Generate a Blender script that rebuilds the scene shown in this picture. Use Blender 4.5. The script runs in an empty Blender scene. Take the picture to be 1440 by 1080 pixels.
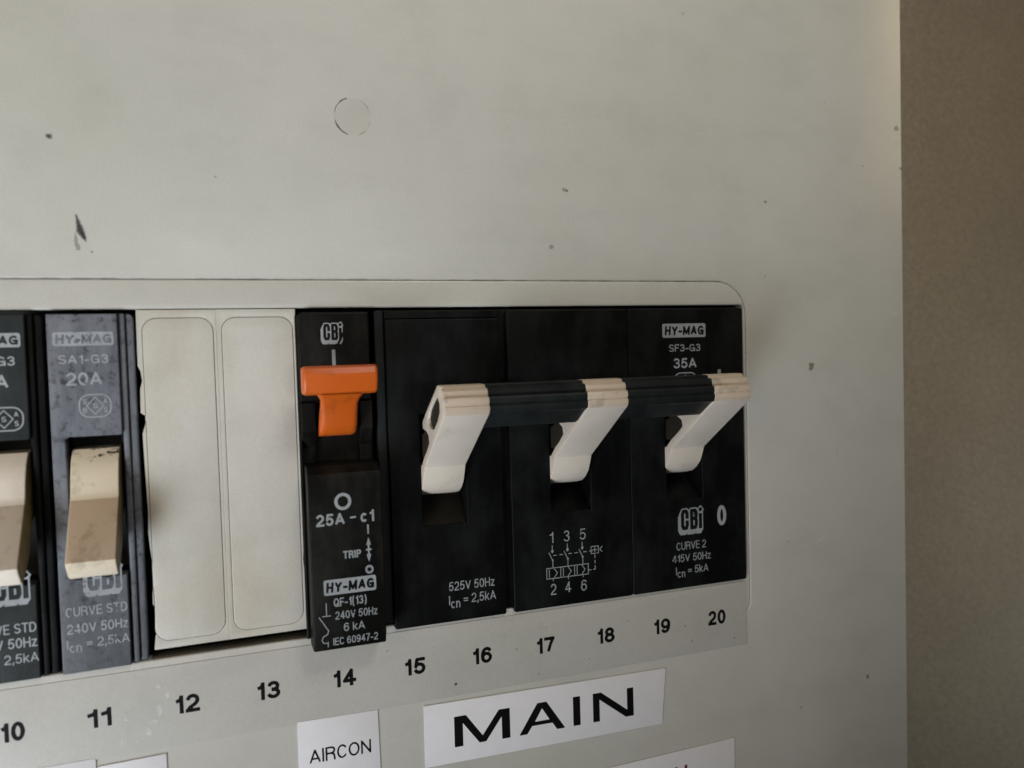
import bpy, bmesh, math, random
import numpy as np
from mathutils import Matrix, Vector

S = 0.001                       # everything below is written in millimetres
sc = bpy.context.scene
COL = sc.collection
random.seed(4)

# ------------------------------------------------------------------ camera
cam_d = bpy.data.cameras.new("camera")
cam = bpy.data.objects.new("camera", cam_d)
COL.objects.link(cam)
yaw, pitch, roll = 0.3401, -0.0377, -0.0289
cy, sy, cp, sp = math.cos(yaw), math.sin(yaw), math.cos(pitch), math.sin(pitch)
F = Vector((sy * cp, cy * cp, sp)); R0 = Vector((cy, -sy, 0)); U0 = R0.cross(F)
R = math.cos(roll) * R0 + math.sin(roll) * U0
U = -math.sin(roll) * R0 + math.cos(roll) * U0
M = Matrix((R, U, -F)).transposed().to_4x4()
M.translation = Vector((-29.23, -140.94, -9.15)) * S
cam.matrix_world = M
cam_d.sensor_width = 36
cam_d.lens = 27.5
cam_d.clip_start = 0.005
cam_d.clip_end = 10
cam_d.dof.use_dof = True
cam_d.dof.focus_distance = 0.150
cam_d.dof.aperture_fstop = 18
sc.camera = cam

# ------------------------------------------------------------------ light
world = bpy.data.worlds.new("World")
sc.world = world
world.use_nodes = True
bg = world.node_tree.nodes["Background"]
bg.inputs[0].default_value = (1.0, 0.86, 0.70, 1)
bg.inputs[1].default_value = 0.004


def area(name, loc, target, sx, sy_, power, color):
    d = bpy.data.lights.new(name, 'AREA')
    d.shape = 'RECTANGLE'; d.size = sx * S; d.size_y = sy_ * S
    d.energy = power; d.color = color
    o = bpy.data.objects.new(name, d); COL.objects.link(o)
    o.location = Vector(loc) * S
    v = (Vector(target) - Vector(loc))
    o.rotation_euler = v.to_track_quat('-Z', 'Y').to_euler()
    return o


# daylight from a window to the left of the board, and added fill and sheen lamps
area("window_upper_light", (-260, -250, 60), (-45, 0, 35), 170, 240, .056, (1.0, .80, .54)).data.spread = math.radians(75)
area("window_light", (-250, -200, -200), (-100, 0, -20), 150, 180, .240, (.82, .88, .95)).data.spread = math.radians(70)
area("upper_fill_light", (160, -380, 480), (70, 0, 170), 200, 200, .150, (1.0, .95, .86)).data.spread = math.radians(40)  # added fill that lifts the upper right of the panel
area("wall_fill_light", (620, -260, 230), (255, 80, 30), 160, 220, .042, (1.0, .78, .45)).data.spread = math.radians(50)  # added warm fill for the wall on the right
area("low_wall_fill_light", (460, -60, -160), (265, 80, -110), 100, 200, .030, (.90, 1.0, .98)).data.spread = math.radians(60)  # added fill that brightens the lower wall
area("sheen_light", (20, -600, -18), (-20, 0, 8), 250, 60, .20, (.97, .98, 1.0))  # strip lamp added to give the sheen on the cover

sc.view_settings.view_transform = 'Standard'
sc.view_settings.look = 'None'
sc.view_settings.exposure = 0
sc.view_settings.gamma = 1


# ------------------------------------------------------------------ materials
class NT:
    def __init__(s, name):
        s.m = bpy.data.materials.new(name); s.m.use_nodes = True
        s.t = s.m.node_tree; s.b = s.t.nodes["Principled BSDF"]
        s.tc = s.t.nodes.new("ShaderNodeTexCoord")

    def n(s, k, **kw):
        x = s.t.nodes.new(k)
        for a, v in kw.items():
            if a in x.inputs.keys(): x.inputs[a].default_value = v
            else: setattr(x, a, v)
        return x

    def l(s, a, b): s.t.links.new(a, b)

    def noise(s, scale, detail=4, rough=.55, stretch=None):
        x = s.n("ShaderNodeTexNoise", Scale=scale, Detail=detail, Roughness=rough)
        if stretch:
            mp = s.n("ShaderNodeMapping"); mp.inputs["Scale"].default_value = stretch
            s.l(s.tc.outputs["Object"], mp.inputs["Vector"]); s.l(mp.outputs[0], x.inputs["Vector"])
        else:
            s.l(s.tc.outputs["Object"], x.inputs["Vector"])
        return x.outputs["Fac"]

    def ramp(s, f, stops):
        r = s.n("ShaderNodeValToRGB"); e = r.color_ramp.elements
        while len(e) < len(stops): e.new(0.5)
        for el, (p, c) in zip(e, stops):
            el.position = p; el.color = (*c, 1) if len(c) == 3 else c
        s.l(f, r.inputs["Fac"]); return r.outputs["Color"]

    def mix(s, f, a, b, mode='MIX'):
        x = s.n("ShaderNodeMix", data_type='RGBA', blend_type=mode)
        for i, v in ((0, f), (6, a), (7, b)):
            if hasattr(v, "default_value") or hasattr(v, "is_linked"): s.l(v, x.inputs[i])
            else: x.inputs[i].default_value = v if i == 0 else (*v, 1)
        return x.outputs[2]

    def bump(s, h, strength, dist):
        x = s.n("ShaderNodeBump"); x.inputs["Strength"].default_value = strength
        x.inputs["Distance"].default_value = dist
        s.l(h, x.inputs["Height"]); s.l(x.outputs[0], s.b.inputs["Normal"])

    def col(s, c): s.l(c, s.b.inputs["Base Color"])


def G(v): return (v, v, v)


def m_plain(name, c, rough=.5, bump=0, scale=900, spec=.5, var=.06):
    k = NT(name)
    f = k.noise(scale * .25, 5)
    a = tuple(x * (1 - var) for x in c); b = tuple(min(1, x * (1 + var)) for x in c)
    k.col(k.ramp(f, [(.3, a), (.7, b)]))
    k.b.inputs["Roughness"].default_value = rough
    k.b.inputs["Specular IOR Level"].default_value = spec
    if bump: k.bump(k.noise(scale, 3), bump, .0002)
    return k.m


def m_offwhite(name, c, seed=0, speck=True):
    k = NT(name)
    big = k.noise(11 + seed, 5, .6)
    mid = k.noise(75, 6, .65, (1, 1, 1.6))
    fine = k.noise(2600, 3, .6)
    a = k.ramp(big, [(.30, tuple(x * y for x, y in zip(c, (.90, .905, .86)))), (.52, c), (.75, tuple(x * y for x, y in zip(c, (1.02, .985, .97))))])
    a = k.mix(.38, a, k.ramp(mid, [(.3, G(.80)), (.5, G(.95)), (.72, G(1.0))]), 'MULTIPLY')
    if seed == 7:
        st_ = k.noise(48, 4, .6, (1.3, 1, .6))
        a = k.mix(.8, a, k.ramp(st_, [(.46, G(1)), (.68, (.89, .83, .74))]), 'MULTIPLY')
    a = k.mix(.6, a, k.ramp(fine, [(.3, G(.86)), (.7, G(1.0))]), 'MULTIPLY')
    if speck:
        sp_ = k.noise(260, 2, .4)
        a = k.mix(1.0, a, k.ramp(sp_, [(.215, (.42, .40, .36)), (.245, G(1.0))]), 'MULTIPLY')
    k.col(a)
    k.l(k.ramp(mid, [(.3, G(.36)), (.7, G(.48))]), k.b.inputs["Roughness"])
    k.b.inputs["Specular IOR Level"].default_value = .45
    h = k.mix(.5, k.noise(45, 3), k.noise(420, 3))
    k.bump(h, .16, .0006)
    k.b.inputs['Coat Weight'].default_value = .8
    cr = k.noise(45, 4, .6, (.7, 1, 1.6))
    k.l(k.ramp(cr, [(.3, G(.19)), (.7, G(.29))]), k.b.inputs['Coat Roughness'])
    return k.m


def m_blackplastic(name, c=(.0035, .0038, .004), dust=.2, dustcol=(.055, .06, .062), thr=.55, rough=.42):
    k = NT(name)
    f = k.noise(70, 7, .7)
    sc_ = k.noise(90, 5, .7, (1.6, 1, .45))
    d = k.mix(.5, f, sc_)
    mask = k.ramp(d, [(thr - .1, G(0)), (thr + .15, G(dust))])
    k.col(k.mix(mask, c, dustcol))
    k.l(k.ramp(f, [(.3, G(rough - .08)), (.7, G(rough + .12))]), k.b.inputs["Roughness"])
    k.b.inputs['Specular IOR Level'].default_value = .11
    k.bump(k.noise(1800, 2), .35, .00012)
    return k.m


def m_dusty():
    k = NT("dusty_grey_plastic")
    f = k.noise(650, 6, .7)
    g = k.noise(38, 3, .6)
    sc_ = k.noise(150, 5, .75, (1.8, 1, .5))
    base = k.ramp(g, [(.35, (.125, .138, .17)), (.65, (.20, .214, .255))])
    spots = k.ramp(f, [(.37, G(0.0)), (.47, G(1.0))])
    c = k.mix(spots, (.022, .025, .030), base)
    c = k.mix(.4, c, k.ramp(sc_, [(.4, (.05, .056, .066)), (.6, (.20, .212, .235))]))
    # paler over the upper half of the casing, darker lower down
    sep = k.n("ShaderNodeSeparateXYZ"); k.l(k.tc.outputs["Object"], sep.inputs[0])
    add = k.n("ShaderNodeMath", operation='MULTIPLY_ADD'); k.l(g, add.inputs[0])
    add.inputs[1].default_value = .03; k.l(sep.outputs[2], add.inputs[2])
    mr = k.n("ShaderNodeMapRange"); k.l(add.outputs[0], mr.inputs[0])
    mr.inputs[1].default_value = -.034; mr.inputs[2].default_value = -.014
    k.col(k.mix(mr.outputs[0], k.mix(.55, c, (.022, .025, .028)), c))
    k.b.inputs["Roughness"].default_value = .5
    k.bump(f, .3, .0002)
    return k.m


def m_lever(name, c, grime=.5, top=False):
    k = NT(name)
    f = k.noise(160, 6, .7)
    d = k.noise(55, 3, .6)
    a = k.ramp(d, [(.3, tuple(x * .9 for x in c)), (.7, c)])
    a = k.mix(1.0, a, k.ramp(f, [(.34, (1 - grime, 1 - grime * 1.02, 1 - grime * 1.05)), (.46, G(1))]), 'MULTIPLY')
    if top:     # black flecks gathered where the lever leaves its slot
        fl = k.noise(760, 4, .6, (.7, 1, 1.3))
        sep = k.n("ShaderNodeSeparateXYZ"); k.l(k.tc.outputs["Object"], sep.inputs[0])
        ad = k.n("ShaderNodeMath", operation='MULTIPLY_ADD'); k.l(sep.outputs[2], ad.inputs[0])
        ad.inputs[1].default_value = -55; k.l(fl, ad.inputs[2])      # fleck + 55*(-z): z -22mm..-40mm
        mr = k.n("ShaderNodeMapRange"); k.l(ad.outputs[0], mr.inputs[0])
        mr.inputs[1].default_value = 1.66; mr.inputs[2].default_value = 1.73
        mr.inputs[3].default_value = .08; mr.inputs[4].default_value = 1
        mc = k.n("ShaderNodeCombineColor")
        for i in range(3): k.l(mr.outputs[0], mc.inputs[i])
        a = k.mix(1.0, a, mc.outputs[0], 'MULTIPLY')
    k.col(a)
    k.b.inputs["Roughness"].default_value = .3 if top else .4
    k.b.inputs["Subsurface Weight"].default_value = .15
    k.b.inputs["Subsurface Radius"].default_value = (.0012, .0008, .0004)
    k.bump(k.noise(700, 3), .2, .0001)
    return k.m


def m_print(name, c, wear, scale=420):
    k = NT(name)
    f = k.noise(scale, 5, .6)
    k.col(k.ramp(f, [(.3, tuple(x * .78 for x in c)), (.65, c)]))
    k.b.inputs["Roughness"].default_value = .55
    if wear:
        a = k.ramp(k.noise(scale * .7, 6, .7), [(wear, G(0)), (wear + .08, G(1))])
        k.l(a, k.b.inputs["Alpha"])
    return k.m


PANEL = m_offwhite("aged_white_plastic", (.580, .574, .530))
BLANK = m_offwhite("aged_blank_plastic", (.59, .578, .525), seed=7)
STRIP = m_offwhite("number_strip_film", (.55, .54, .50), seed=3)
BLACK = m_blackplastic("black_breaker_plastic")
BLACKG = m_blackplastic("greyed_black_plastic", (.008, .0098, .0102), .42, (.05, .058, .06), .5)
BLACKQ = m_blackplastic("scuffed_black_plastic", (.005, .005, .0045), .34, (.07, .068, .055), .56)
DARK = m_plain("dark_interior", (.012, .011, .009), .8)
OLIVE = m_plain("brown_dust", (.010, .0085, .005), .9, .3)
DUSTY = m_dusty()
GREYB = m_blackplastic("dusty_black_plastic", (.024, .028, .029), .5, (.075, .083, .085), .5)
DUSTLINE = m_plain("settled_dust", (.040, .033, .018), .9, .4, var=.3)
CREAM = m_lever("cream_lever_plastic", (.86, .775, .67), .12)
CREAMD = m_lever("stained_cream_lever_plastic", (.80, .70, .54), .3, True)
BROWN = m_lever("brown_cream", (.58, .44, .31), .3)
BROWNL = m_lever("light_brown_cream", (.62, .52, .42), .25)
RIDGE = m_lever("browner_cream_plastic", (.68, .57, .455), .35)
HOLESHADE = m_plain("lever_hole_shade", (.018, .013, .006), .8, .3)  # shade inside the lever holes, painted as a dark brown fill
SIDEBROWN = m_plain("olive_brown_side", (.17, .125, .055), .55, .3, var=.4)
ORANGE = m_lever("orange_lever_plastic", (.66, .125, .010), .3)
INK = m_print("black_ink", (.004, .004, .0045), .0); INK.node_tree.nodes["Principled BSDF"].inputs["Specular IOR Level"].default_value = .15
PRINT = m_print("grey_print", (.34, .365, .385), .0)
PRINTW = m_print("worn_grey_print", (.30, .325, .345), .31, 700)
PRINTD = m_print("faded_grey_print", (.33, .355, .385), .33, 600)
PAPER = m_plain("white_paper_label", (.77, .76, .785), .55, .15, 1400, .4, .02)
RED = m_print("red_ink", (.13, .012, .03), .0)
SCUFF = m_print("scuff_grime", (.06, .06, .06), .42, 900)
PENCIL = m_print("pencil_grime", (.20, .19, .17), .44, 500)
WHITESPOT = m_print("dried_glue", (.85, .85, .82), 0); WHITESPOT.node_tree.nodes["Principled BSDF"].inputs["Alpha"].default_value = .55
FILM = m_print("dark_dirt_film", (.05, .05, .05), 0); FILM.node_tree.nodes["Principled BSDF"].inputs["Alpha"].default_value = .42
FILMF = m_print("faint_dirt_film", (.14, .135, .12), 0); FILMF.node_tree.nodes["Principled BSDF"].inputs["Alpha"].default_value = .16
FILMD = m_print("yellowed_film", (.40, .34, .22), 0); FILMD.node_tree.nodes["Principled BSDF"].inputs["Alpha"].default_value = .035
FILML = m_print("thin_dirt_film", (.14, .135, .12), 0); FILML.node_tree.nodes["Principled BSDF"].inputs["Alpha"].default_value = .30


def m_wall():
    k = NT("tan_wall_paint")
    a = k.ramp(k.noise(16, 5), [(.3, (.39, .33, .255)), (.7, (.45, .38, .295))])
    a = k.mix(.5, a, k.ramp(k.noise(850, 5, .75), [(.36, G(.35)), (.64, G(1))]), 'MULTIPLY')
    k.col(a); k.b.inputs["Roughness"].default_value = .85
    k.bump(k.noise(500, 4), .6, .0006)
    return k.m


WALL = m_wall()


# ------------------------------------------------------------------ object helpers
def thing(name, label, cat, loc, group=None):
    o = bpy.data.objects.new(name, None); COL.objects.link(o)
    o.empty_display_size = .005
    o.location = Vector(loc) * S
    o['label'] = label; o['category'] = cat
    if group: o['group'] = group
    return o


def link(name, me, mat, parent=None, label=None):
    o = bpy.data.objects.new(name, me); COL.objects.link(o)
    me.name = name
    me.materials.clear(); me.materials.append(mat)
    if parent:
        o.parent = parent
        o.matrix_parent_inverse = Matrix.Translation(-parent.location)
    if label: o['label'] = label
    return o


def tag(o, label, cat, group=None):
    o['label'] = label; o['category'] = cat
    if group: o['group'] = group
    return o


def recentre(o, c):
    """put a mesh object's origin at c (mm)"""
    o.data.transform(Matrix.Translation(-Vector(c) * S)); o.location = Vector(c) * S


def solid(loops, d0, d1, bevel=.15, axis='Y', res=2, smooth=35):
    """closed 2D loops (first outer, others holes) turned into a solid with rounded edges.
    axis Y: loops are (x,z), running from y=d0 to y=d1.  axis X: loops are (y,z), x=d0..d1"""
    cu = bpy.data.curves.new("c", 'CURVE'); cu.dimensions = '2D'; cu.fill_mode = 'BOTH'
    for lp in loops:
        sp_ = cu.splines.new('POLY'); sp_.points.add(len(lp) - 1)
        for p, (a, b) in zip(sp_.points, lp): p.co = (a, b, 0, 1)
        sp_.use_cyclic_u = True
    h = abs(d1 - d0) / 2
    cu.extrude = max(h - bevel, 0.001); cu.bevel_depth = bevel; cu.bevel_resolution = res; cu.offset = -bevel
    ob = bpy.data.objects.new("c", cu); COL.objects.link(ob)
    bpy.context.view_layer.update()
    me = bpy.data.meshes.new_from_object(ob.evaluated_get(bpy.context.evaluated_depsgraph_get()))
    bpy.data.objects.remove(ob); bpy.data.curves.remove(cu)
    mid = (d0 + d1) / 2
    if axis == 'Y': mt = Matrix(((1, 0, 0, 0), (0, 0, -1, mid), (0, 1, 0, 0), (0, 0, 0, 1)))
    else: mt = Matrix(((0, 0, 1, mid), (1, 0, 0, 0), (0, 1, 0, 0), (0, 0, 0, 1)))
    me.transform(Matrix.Scale(S, 4) @ mt)
    bm = bmesh.new(); bm.from_mesh(me)
    bmesh.ops.remove_doubles(bm, verts=bm.verts, dist=1e-6)
    bmesh.ops.recalc_face_normals(bm, faces=bm.faces)
    bm.to_mesh(me); bm.free()
    flat = 1 if axis == 'Y' else 0          # the flat faces keep their own normal, only the rounded edges shade smoothly
    for p in me.polygons: p.use_smooth = abs(p.normal[flat]) < .9999 and not (axis == 'Y' and p.area > 4e-5)
    me.set_sharp_from_angle(angle=math.radians(smooth))
    return me


def rect(x0, x1, z0, z1): return [(x0, z0), (x1, z0), (x1, z1), (x0, z1)]


def rrect(x0, x1, z0, z1, r, n=7):
    if not isinstance(r, (tuple, list)): r = (r,) * 4
    P = []
    for (cx, cz, a, rr) in ((x1 - r[0], z1 - r[0], 0, r[0]), (x0 + r[1], z1 - r[1], 90, r[1]), (x0 + r[2], z0 + r[2], 180, r[2]), (x1 - r[3], z0 + r[3], 270, r[3])):
        for i in range(n + 1):
            t = math.radians(a + 90 * i / n); P.append((cx + rr * math.cos(t), cz + rr * math.sin(t)))
    return P


# ------------------------------------------------------------------ printed marks (distance-field lettering)
def arc(cx, cy_, rx, ry, a0, a1, n=10):
    return [(cx + rx * math.cos(math.radians(a0 + (a1 - a0) * i / n)), cy_ + ry * math.sin(math.radians(a0 + (a1 - a0) * i / n))) for i in range(n + 1)]


GL = {
    '0': (.46, [arc(.5, .5, .5, .5, 0, 360, 20)]), 'O': (.60, [arc(.5, .5, .5, .5, 0, 360, 20)]), 'Q': (.6, [arc(.5, .5, .5, .5, 0, 360, 20), [(.6, .25), (1, 0)]]),
    '1': (.24, [[(1, 0), (1, 1)], [(1, .97), (.75, .8), (.1, .74)]]),
    '2': (.46, [arc(.5, .7, .48, .3, 170, -25) + [(.75, .42), (.2, .2), (.02, .0)], [(-.02, 0), (1, 0)]]),
    '3': (.46, [arc(.48, .76, .44, .24, 165, -90), arc(.48, .265, .5, .265, 90, -165)]),
    '4': (.46, [[(.74, 0), (.74, 1), (0, .27), (1.06, .27)]]),
    '5': (.46, [[(.93, 1), (.2, 1), (.07, .47)] + arc(.47, .32, .5, .32, 135, -160)]),
    '6': (.46, [arc(.5, .31, .48, .31, 0, 360, 18), arc(.55, .5, .55, .5, 40, 205)]),
    '7': (.46, [[(0, 1), (1, 1), (.62, .55), (.35, 0)]]),
    '8': (.46, [arc(.5, .76, .42, .24, 0, 360, 16), arc(.5, .265, .5, .265, 0, 360, 16)]),
    '9': (.46, [arc(.5, .69, .48, .31, 0, 360, 18), arc(.45, .5, .55, .5, 25, -140)]),
    'A': (.60, [[(0, 0), (.5, 1), (1, 0)], [(.2, .3), (.8, .3)]]),
    'B': (.52, [[(0, 0), (0, 1), (.55, 1)] + arc(.6, .77, .35, .23, 90, -90, 6) + [(0, .54)], [(.6, .54)] + arc(.62, .27, .38, .27, 90, -90, 6) + [(0, 0)]]),
    'C': (.53, [arc(.52, .5, .52, .5, 36, 324, 16)]),
    'D': (.54, [[(0, 0), (0, 1), (.45, 1)] + arc(.45, .5, .55, .5, 90, -90, 10) + [(0, 0)]]),
    'E': (.44, [[(1, 1), (0, 1), (0, 0), (1, 0)], [(0, .52), (.9, .52)]]),
    'F': (.42, [[(1, 1), (0, 1), (0, 0)], [(0, .5), (.85, .5)]]),
    'G': (.58, [arc(.5, .5, .5, .5, 38, 330, 16) + [(1, .44), (.55, .44)], [(1, .44), (1, 0)]]),
    'H': (.52, [[(0, 0), (0, 1)], [(1, 0), (1, 1)], [(0, .5), (1, .5)]]),
    'I': (.0, [[(0, 0), (0, 1)]]), 'L': (.4, [[(0, 1), (0, 0), (1, 0)]]),
    'M': (.68, [[(0, 0), (0, 1), (.5, .08), (1, 1), (1, 0)]]), 'N': (.54, [[(0, 0), (0, 1), (1, 0), (1, 1)]]),
    'P': (.48, [[(0, 0), (0, 1), (.6, 1)] + arc(.65, .75, .35, .25, 90, -90, 6) + [(0, .5)]]),
    'R': (.52, [[(0, 0), (0, 1), (.6, 1)] + arc(.62, .76, .36, .24, 90, -90, 6) + [(0, .52)], [(.6, .52), (.92, .4), (1, 0)]]),
    'S': (.5, [arc(.5, .76, .46, .24, 20, 235, 9) + [(.62, .47)] + arc(.5, .25, .5, .25, 50, -160, 9)]),
    'T': (.5, [[(0, 1), (1, 1)], [(.5, 0), (.5, 1)]]), 'U': (.52, [[(0, 1)] + arc(.5, .33, .5, .33, 180, 360, 10) + [(1, 1)]]),
    'V': (.56, [[(0, 1), (.5, 0), (1, 1)]]), 'Y': (.58, [[(0, 1), (.5, .42), (1, 1)], [(.5, 0), (.5, .45)]]),
    'c': (.38, [arc(.5, .36, .5, .36, 45, 315, 12)]), 'n': (.36, [[(0, 0), (0, .72)], [(0, .4)] + arc(.5, .42, .5, .3, 160, 0, 7) + [(1, 0)]]),
    'z': (.36, [[(0, .72), (1, .72), (0, 0), (1, 0)]]), 'k': (.38, [[(0, 0), (0, 1)], [(.95, .72), (0, .25)], [(.35, .42), (1, 0)]]),
    '-': (.26, [[(0, .36), (1, .36)]]), '=': (.42, [[(0, .25), (1, .25)], [(0, .53), (1, .53)]]), ',': (.04, [[(1, .08), (0, -.17)]]),
    '(': (.17, [arc(1, .42, 1, .66, 95, 265, 10)]), ')': (.17, [arc(0, .42, 1, .66, 85, -85, 10)]), ' ': (.22, []),
}


def strokes(txt, x0, x1, zb, h, w, slant=0):
    """stroke centrelines in mm for a line of text between x0 and x1, baseline zb, cap height h, pen width w"""
    toks = []; i = 0
    while i < len(txt):
        sub = txt[i] == '_'
        if sub: i += 1
        toks.append((txt[i], sub)); i += 1
    cw = [GL[c][0] for c, _ in toks]
    nw = sum(1 for c, _ in toks if c != ' ')
    gap = .095
    tot = (sum(cw) + gap * (len(toks) - 1)) * h
    s = ((x1 - x0) - nw * w) / max(tot, 1e-6)
    out = []; x = x0
    for (c, sub), a in zip(toks, cw):
        ww = a * h * s
        dz = -.38 * h if sub else 0
        for st in GL[c][1]:
            out.append([(x + w / 2 + px * ww + slant * (w / 2 + pz * (h - w)), zb + w / 2 + dz + pz * (h - w)) for px, pz in st])
        if c != ' ': x += w
        x += ww + gap * h * s
    return out


def sd_strokes(sts, w):
    def f(X, Z):
        d = np.full(X.shape, 9.)
        for st in sts:
            for i in range(len(st) - 1):
                ax, az = st[i]; bx, bz = st[i + 1]
                L = math.hypot(bx - ax, bz - az)
                if L < 1e-6: continue
                ux, uz = (bx - ax) / L, (bz - az) / L
                mx, mz = (ax + bx) / 2, (az + bz) / 2
                # terminals get squared off, joints are round
                e0 = w / 2 if i == 0 else 0; e1 = w / 2 if i == len(st) - 2 else 0
                p = (X - mx) * ux + (Z - mz) * uz; q = np.abs((Z - mz) * ux - (X - mx) * uz) - w / 2
                if len(st) > 2 and abs(ux) < .97 and abs(uz) < .97: e0 *= .3; e1 *= .3
                pa = np.maximum(p - (L / 2 + e1), -p - (L / 2 + e0))
                d = np.minimum(d, np.maximum(pa, q))
                if i > 0: d = np.minimum(d, np.hypot(X - ax, Z - az) - w / 2)
            if len(st) > 2 and math.hypot(st[0][0] - st[-1][0], st[0][1] - st[-1][1]) < 1e-4:
                d = np.minimum(d, np.hypot(X - st[0][0], Z - st[0][1]) - w / 2)
        return d
    return f


def sd_rrect(x0, x1, z0, z1, r):
    def f(X, Z):
        qx = np.abs(X - (x0 + x1) / 2) - (x1 - x0) / 2 + r; qz = np.abs(Z - (z0 + z1) / 2) - (z1 - z0) / 2 + r
        return np.hypot(np.maximum(qx, 0), np.maximum(qz, 0)) + np.minimum(np.maximum(qx, qz), 0) - r
    return f


def sd_poly(P):
    def f(X, Z):
        d = np.full(X.shape, 1e9); s = np.ones(X.shape); n = len(P)
        for i in range(n):
            ax, az = P[i]; bx, bz = P[i - 1]
            ex, ez = bx - ax, bz - az; wx, wz = X - ax, Z - az
            t = np.clip((wx * ex + wz * ez) / (ex * ex + ez * ez), 0, 1)
            d = np.minimum(d, (wx - ex * t) ** 2 + (wz - ez * t) ** 2)
            c1 = Z >= az; c2 = Z < bz; c3 = ex * wz > ez * wx
            s = np.where((c1 & c2 & c3) | (~c1 & ~c2 & ~c3), -s, s)
        return s * np.sqrt(d)
    return f


def sd_union(*fs): return lambda X, Z: np.minimum.reduce([f(X, Z) for f in fs])
def sd_sub(a, b): return lambda X, Z: np.maximum(a(X, Z), -b(X, Z))
def sd_grow(a, k): return lambda X, Z: a(X, Z) - k
def sd_shift(a, dx, dz): return lambda X, Z: a(X - dx, Z - dz)


def wobble(a, amp, sc_=1.3, seed=1):
    rng = np.random.RandomState(seed); ph = rng.rand(8, 3) * 6.28
    def f(X, Z):
        n = 0
        for k in range(8):
            w_ = sc_ * (1 + k * .7)
            n = n + np.sin(X * w_ * math.cos(ph[k, 2]) + Z * w_ * math.sin(ph[k, 2]) + ph[k, 0]) / (1 + k * .5)
        return a(X, Z) + amp * n
    return f


def decal(sdf, box, res, y):
    """flat printed sheet: marching squares over the distance field in the x-z plane"""
    x0, x1, z0, z1 = box
    nx = max(2, int((x1 - x0) / res)); nz = max(2, int((z1 - z0) / res))
    xs = np.linspace(x0, x1, nx + 1); zs = np.linspace(z0, z1, nz + 1)
    X, Z = np.meshgrid(xs, zs)
    D = sdf(X, Z); I = D < 0
    V = []; Fc = []; cache = {}

    def vert(key, x, z):
        if key not in cache: cache[key] = len(V); V.append((x * S, y * S, z * S))
        return cache[key]

    def gv(i, j): return vert((i, j), xs[i], zs[j])

    def ev(i, j, i2, j2):
        a, b = D[j, i], D[j2, i2]; t = a / (a - b)
        t = min(max(t, .02), .98)
        k = (i, j, i2, j2) if (i, j) < (i2, j2) else (i2, j2, i, j)
        return vert(k, xs[i] + (xs[i2] - xs[i]) * t, zs[j] + (zs[j2] - zs[j]) * t)
    cnt = I[:-1, :-1].astype(int) + I[1:, :-1] + I[:-1, 1:] + I[1:, 1:]
    for j in range(nz):
        row = cnt[j]
        for i in np.nonzero(row)[0]:
            i = int(i)
            if row[i] == 4:
                Fc.append((gv(i, j), gv(i + 1, j), gv(i + 1, j + 1), gv(i, j + 1))); continue
            cs = [(i, j), (i + 1, j), (i + 1, j + 1), (i, j + 1)]
            poly = []
            for k in range(4):
                a = cs[k]; b = cs[(k + 1) % 4]
                ia, ib = I[a[1], a[0]], I[b[1], b[0]]
                if ia: poly.append(gv(*a))
                if ia != ib: poly.append(ev(*a, *b))
            if len(poly) >= 3: Fc.append(tuple(poly))
    me = bpy.data.meshes.new("d")
    me.from_pydata(V, [], Fc); me.update()
    if me.polygons and me.polygons[0].normal.y > 0: me.flip_normals()
    return me


def text(parent, txt, x0, x1, zb, h, y, mat, w=.17, name='lettering', slant=0, rot=0, label=None):
    wm = w * h
    st = strokes(txt, x0, x1, zb, h, wm, slant)
    me = decal(sd_strokes(st, wm), (x0 - .4, x1 + .4 + slant * h, zb - .45 * h, zb + h + .2), h / 24, y)
    if rot:
        c = Vector((x0, y, zb)) * S
        me.transform(Matrix.Translation(c) @ Matrix.Rotation(math.radians(-rot), 4, 'Y') @ Matrix.Translation(-c))
    return link(name, me, mat, parent, label)


def plate(parent, x0, x1, z0, z1, tx0, tx1, y, mat):
    """solid rounded plate with the letters HY-MAG knocked out"""
    h = (z1 - z0) * .66; zb = z0 + (z1 - z0) * .17; w = .23 * h
    st = strokes('HY-MAG', tx0, tx1, zb, h, w, .08)
    me = decal(sd_sub(sd_rrect(x0, x1, z0, z1, .35), sd_strokes(st, w)), (x0 - .1, x1 + .1, z0 - .1, z1 + .1), .065, y)
    return link('name_plate_print', me, mat, parent)


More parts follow.
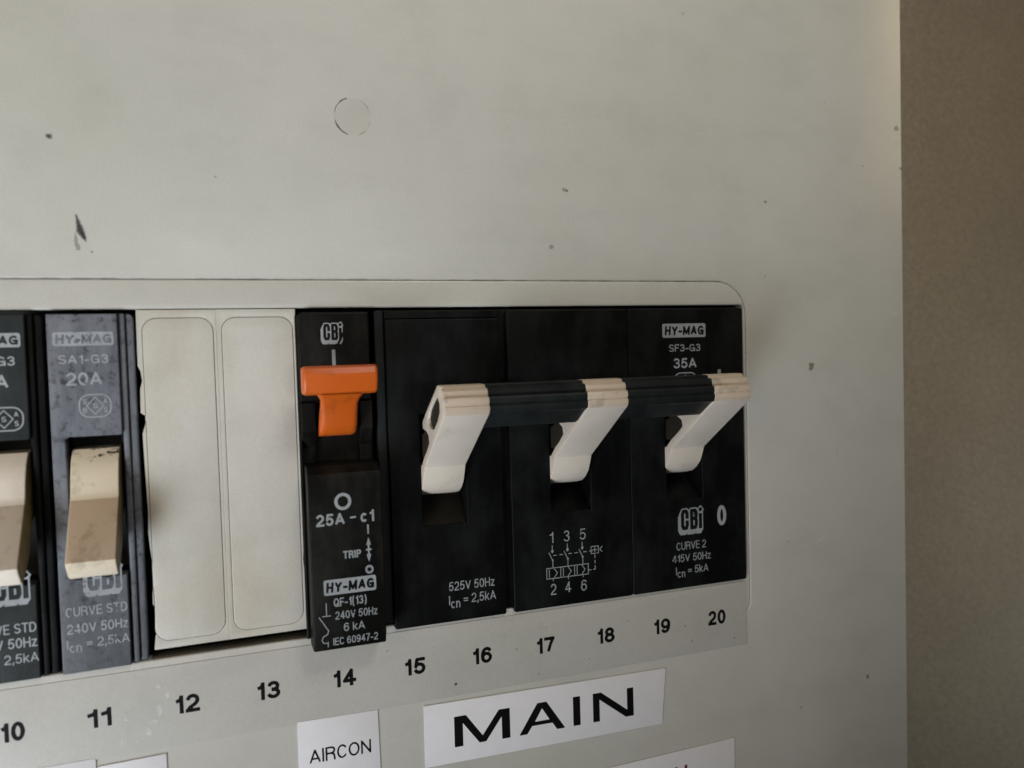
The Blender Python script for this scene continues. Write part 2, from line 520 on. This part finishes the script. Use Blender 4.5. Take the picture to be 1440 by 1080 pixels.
def logo(parent, x0, x1, z0, z1, y, mat, cut=None):
    """outlined CBi letters over a light drop shadow"""
    W = x1 - x0; H = z1 - z0
    lx0 = x0 + W * .14; lx1 = x1 - W * .03; zb = z0 + H * .20; h = H * .78; w = W * .122
    cw = (lx1 - lx0 - w * .3)
    def box(a, b): return lx0 + cw * a, lx0 + cw * b
    a0, a1 = box(0, .37); b0, b1 = box(.43, .80); i0 = lx0 + cw * .92
    def mp(st, p0, p1): return [[(p0 + w / 2 + px * (p1 - p0 - w), zb + w / 2 + pz * (h - w)) for px, pz in s] for s in st]
    C = [[(1, .66), (1, .85), (.8, 1), (.2, 1), (0, .85), (0, .15), (.2, 0), (.8, 0), (1, .15), (1, .34)]]
    B = [[(0, 0), (0, 1), (.8, 1), (1, .86), (1, .64), (.8, .53), (0, .53)], [(.8, .53), (1, .4), (1, .14), (.8, 0), (0, 0)]]
    st = mp(C, a0, a1) + mp(B, b0, b1) + [[(i0, zb + w / 2), (i0, zb + h * .66)], [(i0, zb + h - w * .35), (i0 + .01, zb + h - w * .34)]]
    let = sd_strokes(st, w)
    g = H * .045
    out = sd_grow(let, g)
    sh = [sd_shift(out, -W * .018 * k, -H * .035 * k) for k in range(1, 5)]
    f = sd_sub(sd_union(out, *sh), let)
    if cut: f = sd_sub(f, cut)
    me = decal(f, (x0 - .5, x1 + .6, z0 - .4, z1 + .4), .05, y)
    return link('maker_logo', me, mat, parent)


def approval_mark(parent, x0, x1, z0, z1, y, mat):
    w = .22
    cx, cz = (x0 + x1) / 2, (z0 + z1) / 2; H = z1 - z0; W = x1 - x0
    ring = sd_sub(sd_rrect(x0, x1, z0, z1, H * .42), sd_rrect(x0 + w, x1 - w, z0 + w, z1 - w, H * .42 - w))
    dm = H * .36
    st = [[(cx, cz + dm), (cx + dm * .9, cz), (cx, cz - dm), (cx - dm * .9, cz), (cx, cz + dm)]]
    st2 = strokes('S', cx - .35, cx + .35, cz - .42, .84, .15)
    for ch, dx, dz in (('S', -1, 1), ('A', 1, 1), ('B', -1, -1), ('S', 1, -1)):
        st2 += strokes(ch, cx + dx * W * .31 - .3, cx + dx * W * .31 + .3, cz + dz * H * .19 - .42, .84, .15)
    me = decal(sd_union(ring, sd_strokes(st, .17), sd_strokes(st2, .15)), (x0 - .1, x1 + .1, z0 - .1, z1 + .1), .05, y)
    return link('approval_mark', me, mat, parent)


# ------------------------------------------------------------------ setting: the wall behind
me = solid([rect(-900, 900, -900, 900)], 82, 92, .5)
w_ = link("wall", me, WALL); w_['kind'] = 'structure'

# ------------------------------------------------------------------ the distribution board
board = thing("distribution_board", "large off-white plastic distribution board cover with a long slot for breakers", "distribution board", (0, 40, -40))
XR = 117.45
hole = rrect(-230, 73.95, -66, 4.95, (7.2, 7.2, 2, 2), 10)
link("cover_panel", solid([rrect(-290, XR, -230, 150, 1.5, 4), hole], 0, 3, .35, res=3), PANEL, board)
link("housing", solid([rect(-288, XR - .6, -228, 148), rect(-284, XR - 4, -224, 144)], 3.02, 81.9, .3), PANEL, board)
bz_out = rrect(-229.9, 73.88, -65.9, 4.88, (7.12, 7.12, 2, 2), 10)
link("slot_bezel", solid([bz_out, rrect(-226, 73.05, -58.05, 0.0, .5, 3)], -.04, 3.0, .32, res=3), PANEL, board)
link("mounting_tray", solid([rect(-240, 90, -90, 30)], 34, 36, .1), DARK, board)
# grime caught in the joint round the bezel, broken up and uneven
gr = sd_sub(sd_grow(sd_poly(hole), .03), sd_grow(sd_poly(bz_out), -.02))
link("joint_grime", decal(wobble(gr, .05, 1.1, 5), (-75, 76, -12, 6), .07, -.045), FILML, board)

link("dust_line", solid([rect(-44, -19, -58.04, -57.75)], .3, 3, .05), DUSTLINE, board)

# marks on the cover
def smudge(parent, name, sdf, box, res, y, amp, sc_, seed, steps, mat):
    """a mark that fades out: nested thin films of the same dirt"""
    f = wobble(sdf, amp, sc_, seed)
    for k, g in enumerate(steps):
        link(name, decal(sd_grow(f, g), box, res, y - .004 * k), mat, parent)


smudge(board, "scuff_mark", sd_poly([(-52.0, 15.0), (-51.2, 12.9), (-50.85, 11.6), (-50.8, 10.9), (-51.3, 11.5), (-51.9, 12.4)]), (-53.5, -49.5, 8, 16.5), .07, -.012, .03, 4, 2, (.16, .0, -.12), FILM)
smudge(board, "scuff_mark", sd_poly([(-51.3, 12.6), (-50.95, 11.9), (-50.85, 11.2), (-51.2, 11.6)]), (-52.5, -50, 10, 13.5), .06, -.026, .05, 4, 3, (.04, -.05), FILM)
smudge(board, "scuff_mark", sd_poly([(-52.2, 12.4), (-52.0, 10.6), (-51.6, 9.6), (-52.1, 9.5), (-52.4, 10.8)]), (-53.5, -50.5, 8.5, 13.4), .07, -.012, .05, 3, 4, (.08,), FILML)
rgo, rgi = sd_rrect(-11.0, -4.6, 30.3, 37.0, 3.2), sd_rrect(-10.86, -4.74, 30.44, 36.86, 3.06)
rg = sd_sub(rgo, rgi)
smudge(board, "ring_mark", rg, (-11.6, -4.2, 29.8, 37.5), .06, -.012, .06, 1.6, 9, (-.01,), FILMF)
smudge(board, "ring_mark", sd_sub(rg, sd_rrect(-8.8, 0, 29, 40, .2)), (-11.6, -4.2, 29.8, 37.5), .06, -.016, .05, 1.3, 12, (.02,), FILM)
link("ring_mark", decal(sd_rrect(-10.8, -4.8, 30.5, 36.8, 3.0), (-11.6, -4.2, 29.8, 37.5), .1, -.009), FILMD, board)
for (x, z, r, m) in ((-55.2, 27.2, .28, 1), (33.1, 22.4, .16, 1), (29.5, 11.4, .32, 0), (79.5, 22.0, .25, 0), (115.9, 40, .45, 0), (117.0, 31, .3, 0), (79.0, 6, .15, 0), (95.5, 44.5, .12, 0), (-50, 9.2, .15, 0), (-31, 22, .12, 0), (106, 31, .15, 0), (84, -52, .15, 0), (32.5, 22.6, .3, 0)):
    smudge(board, "dirt_spot", sd_rrect(x - r * 1.2, x + r * 1.2, z - r, z + r, r), (x - 3 * r, x + 3 * r, z - 3 * r, z + 3 * r), r / 6, -.012, r * .2, 1.6 / r, int(x + 99), (r * .5, -r * .3) if m else (r * .3,), FILM if m else FILML)

# ------------------------------------------------------------------ number strip
strip = thing("number_strip", "long off-white strip with black way numbers 10 to 20 stuck below the breakers", "number strip", (-20, 0, -66))
link("backing", solid([[(-230, -73.0), (72.8, -73.0), (72.7, -60.2), (72.55, -59.35), (-230, -59.35)]], -.16, -.01, .04), STRIP, strip)
XN = {10: (-66.2, -62.7), 11: (-54.0, -50.4), 12: (-41.0, -37.0), 13: (-28.0, -23.9), 14: (-15.05, -10.9), 15: (-2.15, 2.0), 16: (10.9, 14.95), 17: (23.9, 27.95), 18: (37.0, 41.0), 19: (49.85, 53.9), 20: (63.1, 67.4)}
for n, (a, b) in XN.items():
    text(strip, str(n), a, b, -67.75, 3.08, -.175, INK, .205, 'way_number')
for (x, z, a, b) in ((-44.3, -68.4, .9, .35), (-44.9, -69.8, .35, .8), (-43.2, -66.6, .3, 1.1), (-48.2, -67.3, .3, .4), (-43.3, -62.6, .5, .28), (-49.1, -70.9, .4, .3), (-46.7, -71.4, .3, .45), (-41.9, -64.6, .18, .8)):
    link("glue_blob", decal(wobble(sd_rrect(x - a * .8, x + a * .8, z - b * .8, z + b * .8, min(a, b) * .8), .1, 2.2, int(-z * 7) % 99), (x - 1.8, x + 1.8, z - 1.8, z + 1.8), .06, -.18), WHITESPOT, strip)
for (x, z, r) in ((24.5, -71.6, .22), (35.3, -70.4, .14), (7.7, -70.8, .25), (20, -66, .12), (-5, -62.5, .12), (57.5, -67, .13), (69.5, -71.3, .25), (44, -64, .12)):
    link("dirt_spot", decal(wobble(sd_rrect(x - r, x + r, z - r, z + r, r), r * .2, 5, int(x + 99)), (x - 2 * r, x + 2 * r, z - 2 * r, z + 2 * r), r / 6, -.18), SCUFF, strip)

# ------------------------------------------------------------------ paper labels
def paper(label, loop, group=None):
    c = loop[0]
    t = thing("paper_label", label, "label", (c[0], 0, c[1]), group)
    link("paper", solid([loop], -.24, -.01, .03, res=1), PAPER, t)
    return t


t = paper("small white paper label reading AIRCON below way number 14", [(-21.3, -72.72), (-7.15, -73.02), (-7.0, -84.4), (-21.4, -84.0)])
text(t, "AIRCON", -19.5, -8.6, -80.6, 2.5, -.255, INK, .128)
t = paper("wide white paper label reading MAIN in large bold black letters", [(1.35, -73.95), (52.55, -75.08), (51.45, -86.65), (1.25, -85.6)])
def poly(P, x0, x1, zb, h, sl): return [(x0 + px * (x1 - x0), zb - sl * (x0 + px * (x1 - x0) - 7) + pz * h) for px, pz in P]


MAIN_ = [("M", [(0, 0), (0, 1), (.21, 1), (.50, .24), (.80, 1), (1, 1), (1, 0), (.85, 0), (.85, .76), (.56, .02), (.44, .02), (.15, .76), (.15, 0)], 7.05, 18.15),
         ("A", [(0, 0), (.40, 1), (.60, 1), (1, 0), (.82, 0), (.72, .25), (.28, .25), (.17, 0)], 20.0, 29.65),
         ("I", [(0, 0), (0, 1), (1, 1), (1, 0)], 31.45, 33.0),
         ("N", [(0, 0), (0, 1), (.20, 1), (.84, .24), (.84, 1), (1, 1), (1, 0), (.80, 0), (.16, .76), (.16, 0)], 35.8, 44.9)]
for ch, P, xa, xb in MAIN_:
    f = sd_poly(poly(P, xa, xb, -82.8, 5.82, .021))
    if ch == "A": f = sd_sub(f, sd_poly(poly([(.34, .38), (.66, .38), (.5, .80)], xa, xb, -82.8, 5.82, .021)))
    link("lettering", decal(f, (xa - .3, xb + .3, -83.8, -76.5), .1, -.255), INK, t)
t = paper("white paper label with red lettering cut off by the bottom edge, under the MAIN label", [(22, -93.7), (69.0, -93.0), (69.0, -106), (22, -106.5)])
text(t, "N", 54.2, 57.2, -99.6, 3.2, -.255, RED, .2)
paper("white paper label at the bottom left corner of the photo, under way number 10", [(-80, -72.6), (-53.0, -72.75), (-53.0, -84), (-80, -84)])
paper("white paper label right of the corner label, its top edge just under way number 11", [(-52.75, -74.2), (-42.5, -74.05), (-42.5, -85), (-52.75, -85)])


# ------------------------------------------------------------------ blank plates
def blank(x0, x1, label, left_jag, right_jag):
    t = thing("blank_plate", label, "blank plate", (x0, 0, -28), "blank plates filling unused ways")
    P = [(x0 + (.5 if left_jag else 0), -56.4), (x1, -56.4)] + right_jag + [(x1, -.14), (x0, -.14)] + left_jag
    r = 2.3
    cut = rrect(x0 + .75, x1 - .45, -55.2, -1.45, r, 7)
    pad = rrect(x0 + .82, x1 - .52, -55.13, -1.52, r - .07, 7)
    link("rim", solid([P, cut], -.05, 2.2, .04), BLANK, t)
    link("raised_pad", solid([pad], -.14, 2.2, .14, res=3), BLANK, t)
    link("tongue", solid([rect(x0 + 3, x1 - 3, -56.0, -1)], 2.3, 12, .2), BLANK, t)
    return t


blank(-44.05, -31.85, "left blank white plate with a nicked left edge, beside the dusty grey breaker",
      [(-44.1, -9.3), (-43.75, -10.1), (-43.55, -11.8), (-43.9, -13.0), (-44.0, -17), (-43.2, -17.6), (-43.35, -18.6), (-43.85, -20.3), (-43.75, -26), (-43.6, -33), (-43.7, -37), (-43.4, -41), (-43.05, -44.3), (-43.0, -45.6), (-43.45, -46.6), (-43.5, -48.7), (-43.0, -50.2), (-42.95, -52.6), (-43.3, -54)], [])
blank(-31.84, -18.95, "right blank white plate, beside the breaker with the orange lever",
      [], [(-18.75, -50), (-19.2, -44), (-18.55, -36), (-18.6, -29), (-18.95, -22), (-18.9, -12), (-19.05, -4)])

# ------------------------------------------------------------------ lever profiles (y, z); tip far from the board is -y
TIP = [(-14.5, -13.9), (-16.3, -13.95), (-16.75, -14.1), (-16.85, -14.5), (-17.75, -14.6), (-18.1, -14.9), (-18.25, -15.5), (-18.15, -15.85), (-18.75, -16.0), (-18.95, -16.35), (-18.95, -17.0), (-18.75, -17.3),
       (-19.0, -17.5), (-19.05, -18.1), (-18.75, -18.75), (-18.3, -19.05)]
FRONT = [(-3.35, -29.1), (-2.7, -30.6), (-1.9, -32.2), (-.5, -33.6), (1.2, -34.6), (3.5, -35.2), (6, -35.2)]
BACK = [(6, -29.5), (-1.2, -28.9), (-3.2, -27.2), (-5.7, -25.6), (-7.5, -24.2), (-7.2, -23.0), (-5.5, -22.3), (-3.0, -22.1), (-2.75, -20.9), (-5.1, -19.3)]
PROF = TIP + FRONT + BACK
H1 = [(-14.5, -16.0), (-15.6, -16.9), (-15.7, -18.2), (-14.0, -19.9), (-11.4, -21.5), (-9.5, -21.6), (-7.6, -20.9), (-7.1, -19.9), (-8.4, -18.4), (-11.5, -16.6), (-13.4, -15.9)]
H2 = [(-7.6, -22.9), (-5.5, -22.1), (-3.0, -22.0), (-1.5, -23.2), (1, -23.6), (1, -27.6), (-3.2, -27.4), (-5.8, -25.8), (-7.7, -24.2)]


def up_lever(parent, x0, x1):
    lv = link("lever", solid([PROF, H1], x0, x1, .16, 'X', 2, 25), CREAM, parent)
    lv.data.materials.append(RIDGE)             # ridge faces get a browner cream
    for p in lv.data.polygons:
        if p.center.z > -.0188 and p.center.y < -.0142 and abs(p.normal.x) < .8: p.material_index = 1
    def grow(L, k):
        cy_, cz_ = sum(p[0] for p in L) / len(L), sum(p[1] for p in L) / len(L)
        return [(cy_ + (y - cy_) * k, cz_ + (z - cz_) * k) for y, z in L]
    link("web", solid([grow(H1, 1.12), grow(H2, 1.0)], x0 + .45, x1 - .45, .02, 'X'), HOLESHADE, lv)
    return lv


# ------------------------------------------------------------------ three pole main breaker
mb = thing("three_pole_breaker", "wide black three pole main breaker with three cream levers joined by a black bar", "circuit breaker", (34, 5, -58))
SL = [(2.3, 10.75), (27.8, 36.3), (53.5, 62.0)]
slots = [rect(a, b, -40.3, -19.6) for a, b in SL]
link("casing", solid([rrect(-5.4, 72.75, -58.75, -.45, .8, 4)] + [rect(a - .4, b + .4, -40.6, -18) for a, b in SL], .6, 30, .2), BLACK, mb)
PX = [(-3.5, 18.0), (19.6, 45.2), (45.3, 72.55)]
for k, (a, b) in enumerate(PX):
    s0, s1 = SL[k]
    sl = rect(s0, s1, -40.3, -19.6)
    link("front_cover", solid([rrect(a, b, -58.7, -2.2 if k == 0 else -.7, .4, 3), sl], -.75, 2, .22, res=3), BLACK, mb)
    link("slot_floor", solid([[(-.1, -40.35), (0.6, -40.35), (6.5, -36), (6.5, -33), (5.5, -33), (5.5, -36)]], s0 - .3, s1 + .3, .03, 'X'), OLIVE if k == 0 else BLACK, mb)
link("top_ledge", solid([rrect(-3.5, 18.0, -2.1, -.65, .2, 2)], -.35, 2, .15), BLACK, mb)
link("side_shoulder", solid([rrect(-5.35, -3.75, -57.5, -.6, .3, 3)], -.2, 1.5, .2), BLACKG, mb)
for a in (2.3, 27.75, 53.2):
    up_lever(mb, a, a + 7.7)
TIPS = [(y * .985 - .12, z * .99 - .16) for y, z in TIP[:-1]]
BAR = TIPS + [(-18.0, -18.9), (-17.3, -19.2), (-14.6, -21.0), (-13.6, -21.5), (-12.9, -21.2), (-12.6, -19.5), (-13.6, -14.3)]
link("tie_bar", solid([BAR], 9.8, 54.2, .08, 'X', 2, 20), BLACKG, mb)
Y = -.775
plate(mb, 53.15, 63.4, -6.65, -3.8, 53.7, 62.9, Y, PRINT)
text(mb, "SF3-G3", 54.6, 62.1, -9.55, 1.5, Y, PRINTW, .15)
text(mb, "35A", 55.6, 61.1, -13.0, 2.1, Y, PRINTW, .17)
approval_mark(mb, 55.7, 61.1, -17.4, -13.85, Y, PRINTW)
text(mb, "I", 66.2, 66.85, -17.5, 4.0, Y, PRINT, .19)
logo(mb, 55.7, 62.1, -47.7, -42.2, Y, PRINTW)
text(mb, "0", 65.4, 67.6, -46.5, 4.3, Y, PRINT, .17)
text(mb, "CURVE 2", 55.4, 62.5, -50.7, 1.65, Y, PRINTW, .11)
text(mb, "415V 50Hz", 54.4, 63.6, -53.2, 1.6, Y, PRINTW, .12)
text(mb, "I_c_n = 5kA", 55.2, 63.0, -55.8, 1.6, Y, PRINTW, .12)
text(mb, "525V 50Hz", 6.75, 15.7, -52.9, 1.7, Y, PRINTW, .12)
text(mb, "I_c_n = 2,5kA", 6.7, 15.9, -55.5, 1.75, Y, PRINTW, .12)
for c, a, b, z in (("1", 27.1, 28.0, -46.1), ("3", 30.2, 31.45, -46.1), ("5", 33.6, 34.95, -46.1), ("2", 27.15, 28.35, -56.3), ("4", 30.2, 31.45, -56.2), ("6", 33.6, 34.9, -56.3)):
    text(mb, c, a, b, z, 2.2, Y, PRINTW, .11)
# wiring symbol
D = []
bx0, bx1, bz0, bz1 = 26.4, 35.3, -53.05, -51.0
D += [[(bx0, bz0), (bx0, bz1), (bx1, bz1), (bx1, bz0), (bx0, bz0)]]
blob = []
for k in range(3):
    c = 27.75 + k * 3.2; o = bx0 + (bx1 - bx0) * k / 3
    if k: D += [[(o, bz0), (o, bz1)]]
    D += [[(o + .55, bz0 + .25), (o + .55, bz1 - .25)], [(o + 1.6, bz1 - .15), (o + 2.25, (bz0 + bz1) / 2), (o + 1.6, bz0 + .15)]]
    D += [[(c, bz1), (c, bz1 + 1.5)], [(c, bz1 + 1.5), (c - .75, bz1 + 3.0)], [(c, bz0), (c, bz0 - .45)], [(c - .05, bz1 + 3.0), (c - .05, bz1 + 4.4)]]
    blob += [(c, bz1 + 1.5, .2), (c - .05, bz1 + 3.3, .27)]
    for q in range(2):
        s_ = c + .2 + q * 1.3; D += [[(s_, bz1 + 2.45), (s_ + .6, bz1 + 2.45)]]
D += [[(36.0, -49.1), (36.0, -47.7), (37.6, -47.7), (37.6, -49.1), (36.0, -49.1)], [(36.4, -48.4), (37.2, -48.4)], [(36.8, -48.0), (36.8, -48.8)], [(37.9, -48.4), (38.4, -47.9)], [(37.9, -48.4), (38.4, -48.9)],
      [(36.8, -49.4), (36.8, -50.0)], [(36.8, -50.5), (36.8, -51.1)], [(36.8, -51.6), (36.8, -52.2)], [(36.4, -52.3), (36.8, -52.3)], [(35.5, -52.3), (35.9, -52.3)]]
f = sd_strokes(D, .16)
for (x, z, r) in blob: f = sd_union(f, sd_rrect(x - r, x + r, z - r, z + r, r))
link("wiring_symbol", decal(f, (26, 39, -54, -46), .055, Y), PRINTW, mb)

# ------------------------------------------------------------------ breaker with orange lever
qf = thing("circuit_breaker", "slim black breaker with an orange T-shaped lever, standing proud between blank plate and main breaker", "circuit breaker", (-12.5, 5, -58))
link("casing", solid([rrect(-19.0, -5.9, -58.6, -.45, .8, 4)], 2.0, 30, .2), BLACKQ, qf)
link("upper_cover", solid([rrect(-18.75, -6.5, -16.5, -.85, (.3, 1.0, .2, .2), 4)], -1.5, 2.2, .35, res=3), BLACKQ, qf)
# lever bay: two cheeks and a recessed floor
for (a, b) in ((-18.7, -16.2), (-8.6, -6.4)):
    link("bay_cheek", solid([[(-1.5, -16.6), (-1.5, -21.5), (1.0, -24.5), (1.0, -27.3), (2.2, -27.3), (2.2, -16.6)]], a, b, .15, 'X'), BLACKQ, qf)
link("bay_floor", solid([[(1.6, -16.6), (1.6, -20), (4, -27), (6, -27), (6, -16.6)]], -18.7, -6.4, .1, 'X'), BLACK, qf)
low = [(2.0, -27.2), (-3.2, -27.4), (-5.2, -28.6), (-6.0, -30.6), (-6.0, -57.0), (-5.2, -58.9), (-.6, -59.2), (2.0, -59.2)]
link("lower_cover", solid([low], -18.45, -6.0, .3, 'X', 3, 25), BLACKQ, qf)
link("side_flange", solid([rrect(-19.1, -18.5, -58.3, -1.2, .25, 3)], -.3, 3, .2), BLACKQ, qf)
# the lever: rounded cross bar with a tapering stem
lv = None


def tlever():
    bm = bmesh.new()
    def ring(y, z, hx, hz, cx=-12.72):
        # rounded rectangle section lying across x, thickness along y
        return [bm.verts.new(((cx + x) * S, (y + t) * S, z * S)) for x, t in [(c[0], c[1]) for c in rrect(-hx, hx, -hz, hz, min(hz, hx) * .55, 4)]]
    # sections from the stem root (low z, deep) to the top of the cross bar
    secs = [(1.5, -22.6, 3.0, 1.6), (-.8, -22.2, 3.05, 1.9), (-2.2, -21.6, 3.15, 2.0), (-3.4, -20.2, 3.2, 1.9), (-4.8, -18.0, 3.15, 1.5), (-5.9, -16.6, 3.1, 1.35),
            (-7.0, -15.8, 3.2, 1.45), (-7.6, -15.2, 3.6, 1.6), (-8.0, -14.9, 3.7, 1.8)]
    prev = None
    for s_ in secs:
        r_ = ring(*s_)
        if prev:
            for i in range(len(r_)): bm.faces.new((prev[i], prev[(i + 1) % len(r_)], r_[(i + 1) % len(r_)], r_[i]))
        else: bm.faces.new(r_)
        prev = r_
    bm.faces.new(prev[::-1])
    bmesh.ops.recalc_face_normals(bm, faces=bm.faces)
    me = bpy.data.meshes.new("stem"); bm.to_mesh(me); bm.free()
    for p in me.polygons: p.use_smooth = True
    me.set_sharp_from_angle(angle=math.radians(50))
    return me


lv = link("lever", tlever(), ORANGE, qf)
bar = [(-6.6, -10.2), (-9.9, -10.1), (-10.7, -10.5), (-11.1, -11.4), (-10.9, -12.9), (-10.2, -14.5), (-9.4, -14.9), (-7.0, -14.9), (-6.4, -14.2), (-6.2, -11)]
me = solid([bar], -18.95, -6.75, .55, 'X', 4, 30)
link("cross_bar", me, ORANGE, lv)
scr = sd_union(sd_poly([(-12.35, -6.8), (-10.65, -3.3), (-10.35, -3.5), (-11.95, -6.9)]), sd_poly([(-11.6, -7.0), (-10.6, -5.0), (-10.2, -5.2), (-11.1, -7.1)]))
logo(qf, -15.0, -11.0, -6.5, -2.8, -1.53, PRINT, scr)
text(qf, "I", -13.1, -12.5, -12.5, 5.1, -1.53, PRINT, .115)
Y = -6.03
ringf = sd_sub(sd_rrect(-14.15, -11.3, -34.85, -31.9, 1.42), sd_rrect(-13.6, -11.85, -34.3, -32.45, .87))
link("off_symbol", decal(ringf, (-14.4, -11, -35.1, -31.6), .06, Y), PRINT, qf)
text(qf, "25A", -17.3, -12.5, -37.35, 2.05, Y, PRINTW, .19)
text(qf, "-", -11.6, -10.6, -37.0, 2.0, Y, PRINTW, .17)
text(qf, "c1", -9.85, -7.5, -37.25, 2.05, Y, PRINTW, .19)
text(qf, "TRIP", -13.0, -9.95, -43.25, 1.35, Y, PRINTW, .2)
ax = -8.62
f = sd_union(sd_strokes([[(ax, -39.2), (ax, -37.9)], [(ax, -41.8), (ax, -42.4)], [(ax - .35, -42.1), (ax + .35, -42.1)], [(ax, -41), (ax, -43.2)]], .3),
             sd_poly([(ax - .42, -41.3), (ax + .42, -41.3), (ax, -39.9)]), sd_poly([(ax - .42, -42.9), (ax, -44.3), (ax + .42, -42.9)]),
             sd_sub(sd_rrect(ax - .72, ax + .72, -46.3, -44.8, .72), sd_rrect(ax - .36, ax + .36, -45.92, -45.18, .36)))
link("trip_arrow", decal(f, (-9.8, -7.5, -46.6, -37.4), .06, Y), PRINTW, qf)
plate(qf, -16.45, -7.55, -49.25, -46.6, -16.1, -7.95, Y, PRINT)
text(qf, "QF-1(13)", -14.9, -9.3, -51.35, 1.5, Y, PRINTW, .155)
text(qf, "240V 50Hz", -14.7, -7.5, -53.55, 1.38, Y, PRINTW, .13)
text(qf, "6 kA", -13.35, -9.75, -55.75, 1.45, Y, PRINTW, .13)
text(qf, "IEC 60947-2", -15.2, -7.55, -57.95, 1.3, Y, PRINTW, .13)
f = sd_strokes([[(-16.15, -50.6), (-16.15, -52.7)], [(-16.8, -52.75), (-15.5, -52.75)], [(-17.4, -52.8), (-15.9, -55.3), (-16.1, -55.9), (-16.8, -56.2), (-17.05, -56.8), (-16.8, -57.3), (-16.2, -57.4)], [(-16.05, -57.2), (-16.05, -58.0)]], .17)
link("trip_curve_symbol", decal(f, (-18, -15, -58.5, -50), .06, Y), PRINTW, qf)


# ------------------------------------------------------------------ single pole breakers with levers down
LP = [(4.5, -22.2), (.5, -22.4), (-1.2, -24.2), (-2.2, -26.6), (-2.75, -28.8), (-3.0, -29.5), (-3.4, -30.0), (-8.9, -37.6), (-9.35, -38.5), (-9.1, -39.2), (-7.6, -41.0), (-6.9, -41.4), (-6.1, -41.2), (-4.2, -40.0), (-1.4, -37.6), (-.6, -34.8), (2, -33), (4.5, -33)]


def single(dx, label, body, lever_mat, slope_mat, pr):
    t = thing("circuit_breaker", label, "circuit breaker", (-52 + dx, 5, -58), "single pole breakers with cream levers pushed down")
    X = lambda v: v + dx
    link("casing", solid([rrect(X(-57.2), X(-44.45), -58.3, -.55, .8, 4), rect(X(-54.9), X(-47.2), -43, -20)], 1.6, 30, .2), BLACK, t)
    face = [(X(-56.9), -58.1), (X(-47.0), -58.0), (X(-47.0), -43.0), (X(-54.6), -43.0), (X(-54.9), -42.6), (X(-54.9), -20.6), (X(-54.5), -20.25), (X(-46.95), -20.25), (X(-46.75), -20.0), (X(-46.75), -.75), (X(-56.8), -.75)]
    link("front_cover", solid([face], -1.0, 2, .2, res=3), body, t)
    link("edge_ridge", solid([rrect(X(-46.65), X(-45.75), -57.9, -.7, .3, 3)], -.35, 2, .22), body if dx == 0 else BLACK, t)
    link("edge_shoulder", solid([rrect(X(-45.65), X(-44.55), -57.9, -.7, (.9, .2, .2, .2), 3)], .15, 2, .2), body if dx == 0 else BLACK, t)
    link("slot_floor", solid([[(5.5, -20), (6.5, -20), (6.5, -43.2), (5.5, -43.2)]], X(-54.9), X(-47.2), .02, 'X'), DARK, t)
    a, b = X(-54.3), X(-47.35)
    lv_ = link("lever", solid([LP], a, b, .3, 'X', 3, 22), lever_mat, t)
    lv_.data.materials.append(slope_mat); lv_.data.materials.append(SIDEBROWN)            # browner slope between the ridge and the tip, olive-brown right side
    for p in lv_.data.polygons:
        n = p.normal
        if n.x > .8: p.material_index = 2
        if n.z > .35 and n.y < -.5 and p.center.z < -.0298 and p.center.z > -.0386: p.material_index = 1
    Y = -1.03
    plate(t, X(-56.0), X(-47.35), -5.8, -3.6, X(-55.6), X(-47.7), Y, pr)
    text(t, "SA1-G3", X(-55.35), X(-48.2), -8.65, 1.45, Y, pr, .16)
    text(t, "20A", X(-54.35), X(-49.25), -12.1, 2.1, Y, pr, .17)
    approval_mark(t, X(-52.8), X(-48.05) if dx == 0 else X(-47.4), -17.3 - (0 if dx == 0 else 1.5), -13.5 - (0 if dx == 0 else 1.5), Y, pr)
    logo(t, X(-53.6), X(-47.6), -46.1, -41.0, Y, pr)
    text(t, "CURVE STD", X(-56.05), X(-47.2), -48.95 - (0 if dx == 0 else 1.5), 1.55, Y, pr, .12)
    text(t, "240V 50Hz", X(-56.0), X(-47.2), -51.7 - (0 if dx == 0 else 1.1), 1.6, Y, pr, .13)
    text(t, "I_c_n = 2,5kA", X(-56.1), X(-47.05), -54.1 - (0 if dx == 0 else 1.1), 1.5, Y, pr, .12)
    return t


single(0, "dusty grey breaker marked 20A with a stained cream lever, beside the left blank plate", DUSTY, CREAMD, BROWN, PRINTD)
single(-13, "dark breaker cut off by the left edge of the photo, its cream lever pushed down", GREYB, CREAM, BROWNL, PRINT)
